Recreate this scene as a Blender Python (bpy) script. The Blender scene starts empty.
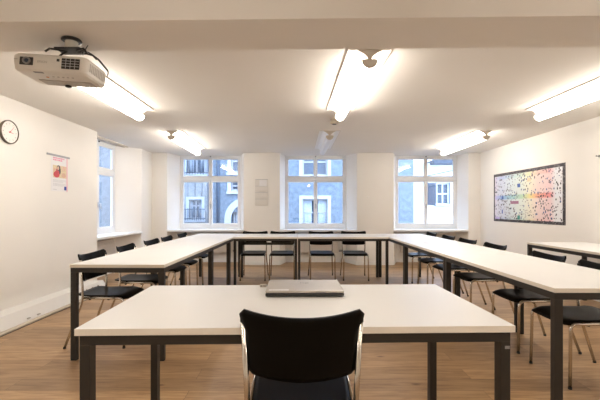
import bpy, bmesh, math, random
from mathutils import Vector, Matrix
random.seed(7)
scene = bpy.context.scene
COL = scene.collection
PI = math.pi
F, H, PX, PY = 371.0, 1.174, 298.0, 209.0
ZC = 2.35          # ceiling height

# ------------------------------------------------------------------ materials
MATS = {}
def mat(name, col, rough=.5, metal=0, bump=0, bscale=200, var=0, vscale=6, emit=None, estr=0, coat=0, spec=None):
    m = bpy.data.materials.new(name); m.use_nodes = True
    nt = m.node_tree; b = nt.nodes['Principled BSDF']
    b.inputs['Base Color'].default_value = (*col, 1)
    b.inputs['Roughness'].default_value = rough
    b.inputs['Metallic'].default_value = metal
    if coat: b.inputs['Coat Weight'].default_value = coat
    if spec is not None: b.inputs['Specular IOR Level'].default_value = spec
    tc = nt.nodes.new('ShaderNodeTexCoord')
    if var:
        n = nt.nodes.new('ShaderNodeTexNoise'); n.inputs['Scale'].default_value = vscale; n.inputs['Detail'].default_value = 4
        nt.links.new(tc.outputs['Object'], n.inputs['Vector'])
        r = nt.nodes.new('ShaderNodeValToRGB')
        r.color_ramp.elements[0].position = .3; r.color_ramp.elements[1].position = .7
        r.color_ramp.elements[0].color = (*[c*(1-var) for c in col], 1)
        r.color_ramp.elements[1].color = (*[min(1, c*(1+var)) for c in col], 1)
        nt.links.new(n.outputs['Fac'], r.inputs['Fac']); nt.links.new(r.outputs['Color'], b.inputs['Base Color'])
    if bump:
        n = nt.nodes.new('ShaderNodeTexNoise'); n.inputs['Scale'].default_value = bscale; n.inputs['Detail'].default_value = 3
        nt.links.new(tc.outputs['Object'], n.inputs['Vector'])
        bp = nt.nodes.new('ShaderNodeBump'); bp.inputs['Strength'].default_value = bump; bp.inputs['Distance'].default_value = .002
        nt.links.new(n.outputs['Fac'], bp.inputs['Height']); nt.links.new(bp.outputs['Normal'], b.inputs['Normal'])
    if emit:
        b.inputs['Emission Color'].default_value = (*emit, 1); b.inputs['Emission Strength'].default_value = estr
    MATS[name] = m
    return m

WALL = mat('wall_plaster', (.86, .825, .775), .9, bump=.15, bscale=120, var=.012, vscale=2)
CEIL = mat('ceiling_plaster', (.82, .785, .735), .95, bump=.1, bscale=90, var=.012, vscale=1.5)
TRIM = mat('white_trim_paint', (.84, .82, .79), .5, bump=.05, var=.01)
FRAME = mat('window_white_paint', (.84, .84, .84), .4, bump=.04, var=.01)
TOP = mat('white_laminate', (.80, .79, .77), .42, bump=.03, bscale=400, var=.01, vscale=3)
EDGE = mat('edge_banding', (.76, .70, .61), .5, var=.02)
STEEL = mat('dark_bronze_steel', (.026, .022, .018), .48, metal=.1, bump=.05, bscale=500, var=.05)
CHROME = mat('satin_chrome', (.66, .62, .56), .20, metal=1, var=.03)
BLACK = mat('black_lacquered_ply', (.004, .0035, .003), .42, bump=.03, bscale=300, var=.1, spec=.10)
RUBBER = mat('black_rubber', (.015, .014, .013), .7, var=.1)
PROJ = mat('projector_white_plastic', (.66, .62, .56), .45, bump=.04, bscale=500, var=.01)
PROJG = mat('projector_grey_plastic', (.42, .38, .33), .5, var=.03)
DARK = mat('dark_plastic', (.02, .018, .016), .4, var=.1)
GREY = mat('grey_plastic', (.25, .24, .23), .5, var=.05)
SILVER = mat('laptop_silver', (.50, .46, .41), .42, metal=.55, bump=.02, var=.02, vscale=30)
ALU = mat('aluminium', (.55, .55, .56), .35, metal=.8, var=.03)
RIM = mat('clock_rim_bronze', (.12, .10, .075), .35, metal=.6, var=.1)
FACE = mat('clock_face', (.82, .78, .73), .3, var=.01)
RED = mat('red_ink', (.62, .06, .08), .5, var=.1)
PAPER = mat('white_paper', (.82, .80, .80), .6, var=.01)
INK = mat('dark_ink', (.06, .06, .08), .6, var=.1)
PINK = mat('pink_ink', (.78, .25, .38), .6, var=.1)
BLUEI = mat('blue_ink', (.02, .05, .30), .6, var=.1)
SKIN = mat('print_skin', (.70, .45, .33), .6, var=.1)
GREYI = mat('grey_ink', (.50, .49, .50), .6, var=.1)
YELI = mat('print_ochre', (.72, .58, .38), .6, var=.15, vscale=60)
RAD = mat('radiator_enamel', (.74, .68, .61), .45, var=.01)
DIFF_ON = mat('lamp_diffuser_lit', (.9, .9, .9), .4, emit=(1, .93, .835), estr=20, var=.002)
DIFF_OFF = mat('lamp_diffuser_unlit', (.74, .74, .76), .35, var=.01)
REFL = mat('lamp_reflector_white', (.86, .85, .83), .35, var=.005)
CAP = mat('lamp_endcap_cream', (.62, .55, .46), .5, var=.01)
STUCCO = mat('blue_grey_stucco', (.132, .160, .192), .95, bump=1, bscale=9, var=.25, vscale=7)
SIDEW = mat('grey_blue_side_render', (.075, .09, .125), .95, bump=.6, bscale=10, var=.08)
STONE = mat('weathered_stone', (.22, .225, .23), .95, bump=.8, bscale=10, var=.22, vscale=5)
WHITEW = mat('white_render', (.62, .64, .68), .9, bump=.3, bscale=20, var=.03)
SURR = mat('painted_stone_surround', (.36, .38, .41), .8, var=.05)
DWOOD = mat('grey_shutter_wood', (.05, .06, .08), .6, var=.2, vscale=12)
GWOOD = mat('pale_window_wood', (.30, .30, .31), .6, var=.05)
OGLASS = mat('dark_street_glass', (.03, .045, .07), .08, var=.3, vscale=2)
CURT = mat('net_curtain', (.34, .38, .44), .9, var=.12, vscale=18)
PIPE = mat('drain_pipe_zinc', (.04, .06, .09), .5, metal=.3, var=.1)
ROOF = mat('roof_tiles', (.14, .12, .12), .8, var=.2, vscale=10)
ASPH = mat('street_asphalt', (.10, .10, .11), .9, bump=.5, bscale=60, var=.15)

# glass: a clear pane that reflects by the Fresnel law
def glass():
    m = bpy.data.materials.new('window_glass'); m.use_nodes = True
    nt = m.node_tree; nt.nodes.clear()
    o = nt.nodes.new('ShaderNodeOutputMaterial'); mx = nt.nodes.new('ShaderNodeMixShader')
    t = nt.nodes.new('ShaderNodeBsdfTransparent'); t.inputs[0].default_value = (.95, .97, 1, 1)
    g = nt.nodes.new('ShaderNodeBsdfGlossy'); g.inputs['Roughness'].default_value = .01
    f = nt.nodes.new('ShaderNodeFresnel'); f.inputs['IOR'].default_value = 1.5
    ge = nt.nodes.new('ShaderNodeNewGeometry'); mr = nt.nodes.new('ShaderNodeMapRange')   # same index of refraction seen from either face
    mr.inputs['To Min'].default_value = 1.5; mr.inputs['To Max'].default_value = 1/1.5
    nt.links.new(ge.outputs['Backfacing'], mr.inputs['Value']); nt.links.new(mr.outputs[0], f.inputs['IOR'])
    nt.links.new(f.outputs[0], mx.inputs[0]); nt.links.new(t.outputs[0], mx.inputs[1]); nt.links.new(g.outputs[0], mx.inputs[2])
    nt.links.new(mx.outputs[0], o.inputs[0]); return m
GLASS = glass()

def floor_mat():
    m = bpy.data.materials.new('oak_planks'); m.use_nodes = True
    nt = m.node_tree; b = nt.nodes['Principled BSDF']; N = nt.nodes.new; L = nt.links.new
    tc = N('ShaderNodeTexCoord')
    br = N('ShaderNodeTexBrick'); br.offset = .37; br.offset_frequency = 2
    br.inputs['Scale'].default_value = 1; br.inputs['Brick Width'].default_value = 1.9
    br.inputs['Row Height'].default_value = .16; br.inputs['Mortar Size'].default_value = .0012
    br.inputs['Mortar Smooth'].default_value = .1; br.inputs['Bias'].default_value = 0
    br.inputs['Color1'].default_value = (0, 0, 0, 1); br.inputs['Color2'].default_value = (1, 1, 1, 1)
    br.inputs['Mortar'].default_value = (.5, .5, .5, 1)
    L(tc.outputs['Object'], br.inputs['Vector'])
    # per plank offset of the grain
    mp = N('ShaderNodeMapping'); mp.inputs['Scale'].default_value = (1.1, 13, 1)
    ad = N('ShaderNodeVectorMath'); ad.operation = 'MULTIPLY_ADD'
    ad.inputs[1].default_value = (9, 7, 3)
    L(br.outputs['Color'], ad.inputs[0]); L(tc.outputs['Object'], ad.inputs[2]); L(ad.outputs[0], mp.inputs['Vector'])
    gr = N('ShaderNodeTexNoise'); gr.inputs['Scale'].default_value = 3; gr.inputs['Detail'].default_value = 8; gr.inputs['Roughness'].default_value = .62
    gr.inputs['Distortion'].default_value = .8
    L(mp.outputs[0], gr.inputs['Vector'])
    r1 = N('ShaderNodeValToRGB')
    e = r1.color_ramp.elements
    e[0].position = .28; e[0].color = (.24, .13, .058, 1)
    e[1].position = .72; e[1].color = (.53, .35, .195, 1)
    x = e.new(.5); x.color = (.41, .255, .13, 1)
    L(gr.outputs['Fac'], r1.inputs['Fac'])
    # plank tone
    rt = N('ShaderNodeValToRGB'); rt.color_ramp.elements[0].color = (.72, .70, .67, 1); rt.color_ramp.elements[1].color = (1.1, 1.09, 1.06, 1)
    L(br.outputs['Color'], rt.inputs['Fac'])
    mu = N('ShaderNodeMix'); mu.data_type = 'RGBA'; mu.blend_type = 'MULTIPLY'; mu.inputs[0].default_value = 1
    L(r1.outputs['Color'], mu.inputs[6]); L(rt.outputs['Color'], mu.inputs[7])
    # knots
    vo = N('ShaderNodeTexVoronoi'); vo.inputs['Scale'].default_value = 1.7
    mk = N('ShaderNodeMapping'); mk.inputs['Scale'].default_value = (1, 2.2, 1)
    L(tc.outputs['Object'], mk.inputs['Vector']); L(mk.outputs[0], vo.inputs['Vector'])
    rk = N('ShaderNodeValToRGB'); rk.color_ramp.elements[0].position = .015; rk.color_ramp.elements[1].position = .07
    rk.color_ramp.elements[0].color = (.35, .25, .18, 1); rk.color_ramp.elements[1].color = (1, 1, 1, 1)
    L(vo.outputs['Distance'], rk.inputs['Fac'])
    m2 = N('ShaderNodeMix'); m2.data_type = 'RGBA'; m2.blend_type = 'MULTIPLY'; m2.inputs[0].default_value = 1
    L(mu.outputs[2], m2.inputs[6]); L(rk.outputs['Color'], m2.inputs[7])
    m3 = N('ShaderNodeMix'); m3.data_type = 'RGBA'
    L(br.outputs['Fac'], m3.inputs[0]); L(m2.outputs[2], m3.inputs[6]); m3.inputs[7].default_value = (.10, .055, .028, 1)
    L(m3.outputs[2], b.inputs['Base Color'])
    b.inputs['Roughness'].default_value = .42
    bp = N('ShaderNodeBump'); bp.inputs['Strength'].default_value = .15; bp.inputs['Distance'].default_value = .002
    L(gr.outputs['Fac'], bp.inputs['Height']); L(bp.outputs[0], b.inputs['Normal'])
    return m
OAK = floor_mat()

def chart_mat():
    """large printed chart: pastel colour bands with hundreds of small dark marks"""
    m = bpy.data.materials.new('printed_chart'); m.use_nodes = True
    nt = m.node_tree; b = nt.nodes['Principled BSDF']; N = nt.nodes.new; L = nt.links.new
    tc = N('ShaderNodeTexCoord'); sp = N('ShaderNodeSeparateXYZ'); L(tc.outputs['Generated'], sp.inputs[0])
    inv = N('ShaderNodeMath'); inv.operation = 'SUBTRACT'; inv.inputs[0].default_value = 1; L(sp.outputs['Y'], inv.inputs[1])
    rp = N('ShaderNodeValToRGB'); e = rp.color_ramp.elements
    e[0].position = 0; e[0].color = (.66, .62, .82, 1); e[1].position = 1; e[1].color = (.80, .80, .84, 1)
    for p, c in ((.12, (.30, .42, .72)), (.3, (.36, .58, .62)), (.48, (.50, .66, .45)), (.6, (.82, .68, .28)), (.7, (.85, .40, .28)), (.86, (.82, .30, .30)), (.92, (.78, .80, .84))):
        x = e.new(p); x.color = (*c, 1)
    L(inv.outputs[0], rp.inputs['Fac'])
    # band strength across the height
    rb = N('ShaderNodeValToRGB'); eb = rb.color_ramp.elements
    eb[0].position = 0; eb[0].color = (.6,)*3+(1,); eb[1].position = 1; eb[1].color = (.55,)*3+(1,)
    for p, v in ((.06, .35), (.44, .35), (.465, 1), (.535, 1), (.56, .35), (.9, .4), (.94, .7)):
        x = eb.new(p); x.color = (v, v, v, 1)
    L(sp.outputs['Z'], rb.inputs['Fac'])
    mx = N('ShaderNodeMix'); mx.data_type = 'RGBA'; mx.inputs[6].default_value = (.80, .77, .77, 1)
    L(rb.outputs['Color'], mx.inputs[0]); L(rp.outputs['Color'], mx.inputs[7])
    cur = mx.outputs[2]
    for sc, seed, lo, col in ((19, 0, .235, (.06, .05, .06)), (27, 3.3, .21, (.16, .09, .11)), (14, 8.1, .17, (.08, .12, .26))):
        mp = N('ShaderNodeMapping'); mp.inputs['Location'].default_value = (seed, seed, seed); mp.inputs['Scale'].default_value = (0.01, 1, .9)
        L(tc.outputs['Object'], mp.inputs[0])
        v = N('ShaderNodeTexVoronoi'); v.inputs['Scale'].default_value = sc; v.distance = 'CHEBYCHEV'; v.inputs['Randomness'].default_value = .8
        L(mp.outputs[0], v.inputs['Vector'])
        lt = N('ShaderNodeMath'); lt.operation = 'LESS_THAN'; lt.inputs[1].default_value = lo; L(v.outputs['Distance'], lt.inputs[0])
        n = N('ShaderNodeTexNoise'); n.inputs['Scale'].default_value = 4.5; L(mp.outputs[0], n.inputs['Vector'])
        gt = N('ShaderNodeMath'); gt.operation = 'GREATER_THAN'; gt.inputs[1].default_value = .47; L(n.outputs['Fac'], gt.inputs[0])
        mu = N('ShaderNodeMath'); mu.operation = 'MULTIPLY'; L(lt.outputs[0], mu.inputs[0]); L(gt.outputs[0], mu.inputs[1])
        m2 = N('ShaderNodeMix'); m2.data_type = 'RGBA'; L(mu.outputs[0], m2.inputs[0]); L(cur, m2.inputs[6]); m2.inputs[7].default_value = (*col, 1)
        cur = m2.outputs[2]
    L(cur, b.inputs['Base Color']); b.inputs['Roughness'].default_value = .6
    return m
CHART = chart_mat()

def border_mat():
    m = bpy.data.materials.new('chart_border_print'); m.use_nodes = True
    nt = m.node_tree; b = nt.nodes['Principled BSDF']; N = nt.nodes.new; L = nt.links.new
    tc = N('ShaderNodeTexCoord'); v = N('ShaderNodeTexVoronoi'); v.inputs['Scale'].default_value = 45; v.distance = 'CHEBYCHEV'
    L(tc.outputs['Object'], v.inputs['Vector'])
    r = N('ShaderNodeValToRGB'); r.color_ramp.interpolation = 'CONSTANT'
    r.color_ramp.elements[0].color = (.42, .38, .37, 1); r.color_ramp.elements[1].position = .22; r.color_ramp.elements[1].color = (.045, .04, .045, 1)
    L(v.outputs['Distance'], r.inputs['Fac']); L(r.outputs['Color'], b.inputs['Base Color']); b.inputs['Roughness'].default_value = .6
    return m
BORDER = border_mat()

# ------------------------------------------------------------------ mesh helpers
class MB:
    def __init__(s): s.v = []; s.f = []; s.m = []; s.mats = []; s.sm = []
    def mi(s, m):
        if m not in s.mats: s.mats.append(m)
        return s.mats.index(m)
    def add(s, vs, fs, m, smooth=False):
        o = len(s.v); s.v += [Vector(v) for v in vs]; k = s.mi(m)
        for f in fs: s.f.append([i+o for i in f]); s.m.append(k); s.sm.append(smooth)
    def box(s, a, b, m, top=None, side=None):
        (x0, y0, z0), (x1, y1, z1) = a, b
        x0, x1 = sorted((x0, x1)); y0, y1 = sorted((y0, y1)); z0, z1 = sorted((z0, z1))
        vs = [(x0,y0,z0),(x1,y0,z0),(x1,y1,z0),(x0,y1,z0),(x0,y0,z1),(x1,y0,z1),(x1,y1,z1),(x0,y1,z1)]
        s.add(vs, [(0,3,2,1)], m); s.add(vs, [(4,5,6,7)], top or m)
        s.add(vs, [(0,1,5,4),(1,2,6,5),(2,3,7,6),(3,0,4,7)], side or m)
        return s
    def prism(s, poly, z0, z1, m):          # plan polygon (counter-clockwise) raised in z
        a = sum(poly[i][0]*poly[(i+1) % len(poly)][1]-poly[(i+1) % len(poly)][0]*poly[i][1] for i in range(len(poly)))
        if a < 0: poly = poly[::-1]
        n = len(poly)
        vs = [(x, y, z0) for x, y in poly]+[(x, y, z1) for x, y in poly]
        s.add(vs, [tuple(range(n))[::-1], tuple(range(n, 2*n))]+[(i, (i+1) % n, (i+1) % n+n, i+n) for i in range(n)], m)
        return s
    def tube(s, pts, r, m, n=10, fillet=0, caps=True):
        P = [Vector(p) for p in pts]
        if fillet:
            Q = [P[0]]
            for i in range(1, len(P)-1):
                a, b, c = P[i-1], P[i], P[i+1]
                d = min(fillet, (a-b).length*.45, (c-b).length*.45)
                u, w = b+(a-b).normalized()*d, b+(c-b).normalized()*d
                for k in range(6):
                    t = k/5; Q.append(u*(1-t)**2+b*2*t*(1-t)+w*t*t)
            Q.append(P[-1]); P = Q
        ref = None; rings = []
        for i, p in enumerate(P):
            t = ((P[min(i+1, len(P)-1)]-p).normalized()+(p-P[max(i-1, 0)]).normalized()).normalized()
            if ref is None:
                ref = Vector((1, 0, 0)) if abs(t.x) < .9 else Vector((0, 1, 0))
            ref = (ref-t*ref.dot(t)).normalized(); bi = t.cross(ref)
            rr = r[i] if isinstance(r, (list, tuple)) else r
            rings.append([p+ref*math.cos(2*PI*k/n)*rr+bi*math.sin(2*PI*k/n)*rr for k in range(n)])
        vs = [v for R_ in rings for v in R_]; fs = []
        for i in range(len(rings)-1):
            for k in range(n): fs.append((i*n+k, i*n+(k+1) % n, (i+1)*n+(k+1) % n, (i+1)*n+k))
        s.add(vs, fs, m, True)
        if caps: s.add(rings[0], [tuple(range(n))[::-1]], m); s.add(rings[-1], [tuple(range(n))], m)
        return s
    def lathe(s, prof, m, n=24, at=(0, 0, 0), axis='z'):   # prof: (radius, height)
        vs = []
        for r, h in prof:
            for k in range(n):
                a = 2*PI*k/n; x, y = r*math.cos(a), r*math.sin(a)
                p = {'z': (x, y, h), 'x': (h, x, y), 'y': (x, h, y)}[axis]
                vs.append((p[0]+at[0], p[1]+at[1], p[2]+at[2]))
        fs = [(i*n+k, i*n+(k+1) % n, (i+1)*n+(k+1) % n, (i+1)*n+k) for i in range(len(prof)-1) for k in range(n)]
        s.add(vs, fs, m, False)
        s.add(vs[:n], [tuple(range(n))[::-1]], m); s.add(vs[-n:], [tuple(range(n))], m)
        return s
    def slab(s, grid, off, m, smooth=True):    # grid[i][j] of points, thickened by off
        R_, C_ = len(grid), len(grid[0]); off = Vector(off)
        a = [Vector(p) for r in grid for p in r]; b = [p+off for p in a]; n = len(a)
        fs = []
        for i in range(R_-1):
            for j in range(C_-1):
                q = (i*C_+j, i*C_+j+1, (i+1)*C_+j+1, (i+1)*C_+j)
                fs.append(q[::-1]); fs.append(tuple(k+n for k in q))
        s.add(a+b, fs, m, smooth)
        rim = [j for j in range(C_)]+[i*C_+C_-1 for i in range(1, R_)]+[(R_-1)*C_+j for j in range(C_-2, -1, -1)]+[i*C_ for i in range(R_-2, 0, -1)]
        s.add(a+b, [(rim[k], rim[(k+1) % len(rim)], rim[(k+1) % len(rim)]+n, rim[k]+n) for k in range(len(rim))], m)
        return s
    def build(s, name, parent=None, bevel=0, seg=2, loc=None):
        me = bpy.data.meshes.new(name); me.from_pydata([tuple(v) for v in s.v], [], s.f)
        for m in s.mats: me.materials.append(m)
        for p, k, q in zip(me.polygons, s.m, s.sm): p.material_index = k; p.use_smooth = q
        bm = bmesh.new(); bm.from_mesh(me); bmesh.ops.remove_doubles(bm, verts=bm.verts, dist=1e-5)
        bmesh.ops.recalc_face_normals(bm, faces=bm.faces); bm.to_mesh(me); bm.free()
        o = bpy.data.objects.new(name, me); COL.objects.link(o)
        if parent: o.parent = parent
        if loc: o.location = loc
        if bevel:
            b = o.modifiers.new('bevel', 'BEVEL'); b.width = bevel; b.segments = seg; b.limit_method = 'ANGLE'; b.angle_limit = math.radians(50)
        return o

def tag(o, label=None, cat=None, group=None, kind=None):
    if label: o['label'] = label
    if cat: o['category'] = cat
    if group: o['group'] = group
    if kind: o['kind'] = kind
    return o
def empty(name, loc=(0, 0, 0), rz=0):
    o = bpy.data.objects.new(name, None); COL.objects.link(o); o.location = loc; o.rotation_euler = (0, 0, rz); o.empty_display_size = .1
    return o
def copy_tree(o, parent=None):
    c = o.copy(); COL.objects.link(c)
    if parent: c.parent = parent
    for ch in [k for k in bpy.data.objects if k.parent == o]: copy_tree(ch, c)
    return c
def text_mesh(name, body, size, m, parent, mtx):
    cu = bpy.data.curves.new(name, 'FONT'); cu.body = body; cu.size = size; cu.extrude = .0004; cu.align_x = 'CENTER'; cu.align_y = 'CENTER'
    t = bpy.data.objects.new(name, cu); COL.objects.link(t)
    bpy.context.view_layer.update()
    me = bpy.data.meshes.new_from_object(t.evaluated_get(bpy.context.evaluated_depsgraph_get()))
    bpy.data.objects.remove(t); me.transform(mtx); me.materials.clear(); me.materials.append(m)
    o = bpy.data.objects.new(name, me); COL.objects.link(o); o.parent = parent
    return o

# ------------------------------------------------------------------ room shell
XL, XR, YB, YR = -3.06, 3.82, 7.78, -2.6
YW = 8.18; YO = 8.36; XW = -3.40; XO = -3.60; SILL = .74
def struct(o, label): return tag(o, label, None, None, 'structure')

struct(MB().box((XO, YR-.2, -.12), (XR+.2, YO, 0), OAK).build('floor'), 'oak plank floor with horizontal boards')
struct(MB().box((XO, YR-.2, ZC), (XR+.2, YO, ZC+.15), CEIL).build('ceiling'), 'plain pale plaster ceiling')
wl = MB()
wl.prism([(XL, YR), (XL, 5.65), (XW, 5.76), (XW-.08, 5.76), (XO, 5.66), (XO, YR)], 0, ZC, WALL)
wl.prism([(XL, 7.25), (XL, YB), (XO, YB), (XO, 7.30), (XW-.08, 6.90), (XW, 6.90)], 0, ZC, WALL)
wl.box((XO, 5.76, 0), (XW-.02, 6.90, .70), WALL)
struct(wl.build('wall_left'), 'cream left wall with a deep window recess')
struct(MB().box((XR, YR, 0), (XR+.2, YO, ZC), WALL).build('wall_right'), 'cream right wall')
struct(MB().box((XO, YR-.2, 0), (XR+.2, YR, ZC), WALL).build('wall_rear'), 'cream wall behind the camera')
NICHES = [((-2.746, -1.14), (-2.60, -1.26)), ((-.38, 1.237), (-.285, 1.06)), ((2.007, 3.575), (2.145, 3.50))]
wb = MB()
px_, pb_ = XO, XO
for (f0, f1), (b0, b1) in NICHES:
    wb.prism([(px_, YB), (f0, YB), (b0, YW), (b0, YW+.08), (b0-.12, YO), (pb_+.12 if pb_ > XO else pb_, YO), (pb_, YW+.08), (pb_, YW)], 0, ZC, WALL)
    wb.box((b0, YW+.03, 0), (b1, YO, .69), WALL)
    px_, pb_ = f1, b1
wb.prism([(px_, YB), (XR, YB), (XR, YO), (pb_+.12, YO), (pb_, YW+.08), (pb_, YW)], 0, ZC, WALL)
struct(wb.build('wall_back'), 'cream window wall with four piers and three splayed recesses')

# baseboards round the piers
bb = MB(); t = .014
def skirt(m, a, b, h=.075):
    a, b = Vector((*a, 0)), Vector((*b, 0)); d = (b-a).normalized(); n = Vector((d.y, -d.x, 0))*t
    m.prism([tuple(a.xy), tuple(b.xy), tuple((b+n).xy), tuple((a+n).xy)], 0, h, TRIM)
px_, pb_ = XL, None
for (f0, f1), (b0, b1) in NICHES:
    skirt(bb, (px_, YB), (f0, YB)); skirt(bb, (f0, YB), (b0, YW)); skirt(bb, (b0, YW+.03), (b1, YW+.03)); skirt(bb, (b1, YW), (f1, YB)); px_ = f1
skirt(bb, (px_, YB), (XR, YB))
struct(bb.build('baseboard_back'), 'low pale baseboard round the piers')
bl = MB(); skirt(bl, (XL, 5.65-.0), (XW, 5.76)); skirt(bl, (XW, 6.9), (XL, 7.25)); skirt(bl, (XL, 7.25), (XL, YB))
struct(bl.build('baseboard_left'), 'low baseboard past the sloped duct')
br_ = MB(); skirt(br_, (XR, YB), (XR, YR)); struct(br_.build('baseboard_right'), 'low baseboard under the big chart')

# sloped service duct along the left wall
dm = MB(); y0, y1 = YR, 5.48
prof = [(XL, .125), (-2.88, .125), (-2.80, .015), (-2.80, 0), (XL, 0)]
vs = [(x, y0, z) for x, z in prof]+[(x, y1, z) for x, z in prof]; n = len(prof)
dm.add(vs, [tuple(range(n)), tuple(range(n, 2*n))[::-1]]+[(i, (i+1) % n, (i+1) % n+n, i+n) for i in range(n)], TRIM)
duct = struct(dm.build('trim_2', bevel=.003), 'white sloped cable duct along the foot of the left wall')
MB().box((-2.80, y0, 0), (-2.735, y1, .014), mat('duct_foot_strip', (.55, .47, .38), .5, var=.03)).build('foot_strip', duct, bevel=.003)
MB().box((-2.735, y0, 0), (-2.725, y1, .003), DARK).build('dark_edge_strip', duct)  # thin dark strip on the floor along the foot strip's outer edge
def on_duct(y, f):     # point on the sloped face
    a, b = Vector((-2.88, y, .125)), Vector((-2.80, y, .015)); return a.lerp(b, f)
nrm = Vector((.11, 0, .08)).normalized()
for y in (5.0, 5.14, 5.28):
    c = on_duct(y, .45)+nrm*.002; u = Vector((0, 1, 0)); w = nrm.cross(u)
    m_ = MB(); ring = [c+u*math.cos(a*PI/6)*.022+w*math.sin(a*PI/6)*.022 for a in range(12)]
    m_.add(ring+[p+nrm*.003 for p in ring], [tuple(range(12, 24))]+[(i, (i+1) % 12, (i+1) % 12+12, i+12) for i in range(12)], PROJG)
    for k in (-1, 1): m_.tube([c+u*k*.008+nrm*.003, c+u*k*.008+nrm*.006], .004, DARK, 8)
    m_.build('socket_outlet', duct)
for y in (4.03,):
    a, b = on_duct(5.10, .75)+nrm*.001, on_duct(5.45, .75)+nrm*.001
    MB().tube([a, b], .002, GREY, 6).build('seam_line', duct)
for y in (3.87, 4.02):
    c = on_duct(y, .86)
    MB().box((c.x-.01, y-.02, c.z), (c.x+.012, y+.02, c.z+.010), PROJG).build('clip', duct, bevel=.003)

# ceiling beam (very slightly skewed to the table axis)
bm_ = MB(); zb = 2.20
bm_.prism([(XL, 2.062), (XR, 1.925), (XR, 2.315), (XL, 2.44)], zb, ZC, CEIL)
struct(bm_.build('trim_1'), 'shallow plaster beam crossing the ceiling')

# sills
def sill(poly, name, label):
    struct(MB().prism(poly, .70, SILL, FRAME).build(name, bevel=.006), label)
k = 3
for (f0, f1), (b0, b1) in NICHES:
    sill([(f0, YB-.03), (f1, YB-.03), (f1, YB), (b1, YW+.02), (b0, YW+.02), (f0, YB)], 'trim_%d' % k,
         ['sill board under the left back window', 'sill board under the middle back window', 'sill board under the right back window'][k-3]); k += 1
sill([(XL+.03, 5.65), (XL+.03, 7.25), (XL, 7.25), (XW-.02, 6.9), (XW-.02, 5.76), (XL, 5.65)], 'trim_6', 'sill board of the left side window')

# windows: local x across, y outwards, z up
def window(name, loc, rz, w, label):
    t_ = empty(name, loc, rz); struct(t_, label); h0, h1 = SILL, ZC
    d0, d1 = .0, .07
    W = w/2
    f = MB(); e = .034
    f.box((-W, d0, h0), (-W+e, d1, h1), FRAME); f.box((W-e, d0, h0), (W, d1, h1), FRAME)
    f.box((-W+e, d0, h0), (W-e, d1, h0+.065), FRAME); f.box((-W+e, d0, h1-.045), (W-e, d1, h1), FRAME)
    f.box((-W+e, d0-.006, 1.805), (W-e, d1, 1.862), FRAME)
    f.build('window_frame', t_, bevel=.004)
    for lo, hi, nm in ((h0+.065, 1.805, 'casement'), (1.862, h1-.045, 'transom_light')):
        for s in (-1, 1):
            a, b = (s*.002, s*(W-e)) if s > 0 else (s*(W-e), s*.002)
            r = .040; m_ = MB()
            rb = .055 if nm == 'casement' else r
            m_.box((a, .012, lo), (a+r, .055, hi), FRAME); m_.box((b-r, .012, lo), (b, .055, hi), FRAME)
            m_.box((a+r, .012, lo), (b-r, .055, lo+rb), FRAME); m_.box((a+r, .012, hi-r), (b-r, .055, hi), FRAME)
            c = m_.build(nm, t_, bevel=.004)
            MB().box((a+r-.004, .030, lo+rb-.004), (b-r+.004, .036, hi-r+.004), GLASS).build('pane', c)
            if nm == 'casement' and s < 0:
                g = MB(); g.box((-.012, -.004, 1.20), (.016, .012, 1.29), ALU); g.tube([(.002, -.004, 1.27), (.002, -.035, 1.27), (.002, -.035, 1.17)], .008, ALU, 8)
                g.build('handle', c)
    MB().lathe([(.013, 0), (.011, -.016)], DARK, 10, (0, 0, h1-.022), 'y').build('latch_knob', t_)
    return t_
labs = ['left back window with curtained windows across the street', 'middle back window facing the blue facade', 'right back window facing the white house']
for i, ((f0, f1), (b0, b1)) in enumerate(NICHES):
    window('window_%d' % (i+1), ((b0+b1)/2, YW, 0), 0, b1-b0, labs[i])
window('window_4', (XW, (5.76+6.90)/2, 0), PI/2, 6.90-5.76, 'side window in the left wall recess')

# curtain rail above side window
rl = MB()
for x in (-3.28, -3.22): rl.box((x, 5.66, ZC-.022), (x+.02, 7.0, ZC-.0005), CAP)
tag(rl.build('curtain_rail'), 'double curtain rail on ceiling before the left side window', 'curtain rail')

# radiators in the recesses
def radiator(loc, rz, w, label):
    r = empty('radiator', loc, rz); tag(r, label, 'radiator', 'radiators in the window recesses')
    b = MB(); z0, z1 = .22, .64
    b.box((-w/2, -.03, z0), (w/2, .03, z1), RAD)
    b.build('panel', r, bevel=.004)
    g = MB(); nn = 8
    for i in range(nn):
        z = z0+.02+(z1-z0-.04)*(i+.5)/nn; g.box((-w/2+.01, -.042, z-.019), (w/2-.01, -.030, z+.019), RAD)
    g.build('front_fins', r, bevel=.004)
    for s in (-1, 1): MB().box((s*(w/2-.15)-.02, .03, .30), (s*(w/2-.15)+.02, .075, .60), RAD).build('bracket', r)
    v = MB().tube([(w/2, 0, .26), (w/2+.05, 0, .26), (w/2+.05, 0, .0)], .010, RAD, 8, .02); v.build('pipe', r)
    MB().lathe([(.02, -.02), (.024, .0), (.022, .05)], GREY, 14, (w/2+.04, 0, .26), 'x').build('valve', r)
for i, ((f0, f1), (b0, b1)) in enumerate(NICHES):
    radiator(((b0+b1)/2-.04, YW-.055, 0), 0, 1.06, ['horizontally ribbed radiator under the left back window', 'horizontally ribbed radiator under the middle back window', 'horizontally ribbed radiator under the right back window'][i])
radiator((XW+.055, 6.28, 0), PI/2, .84, 'horizontally ribbed radiator in the left wall recess')

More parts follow.
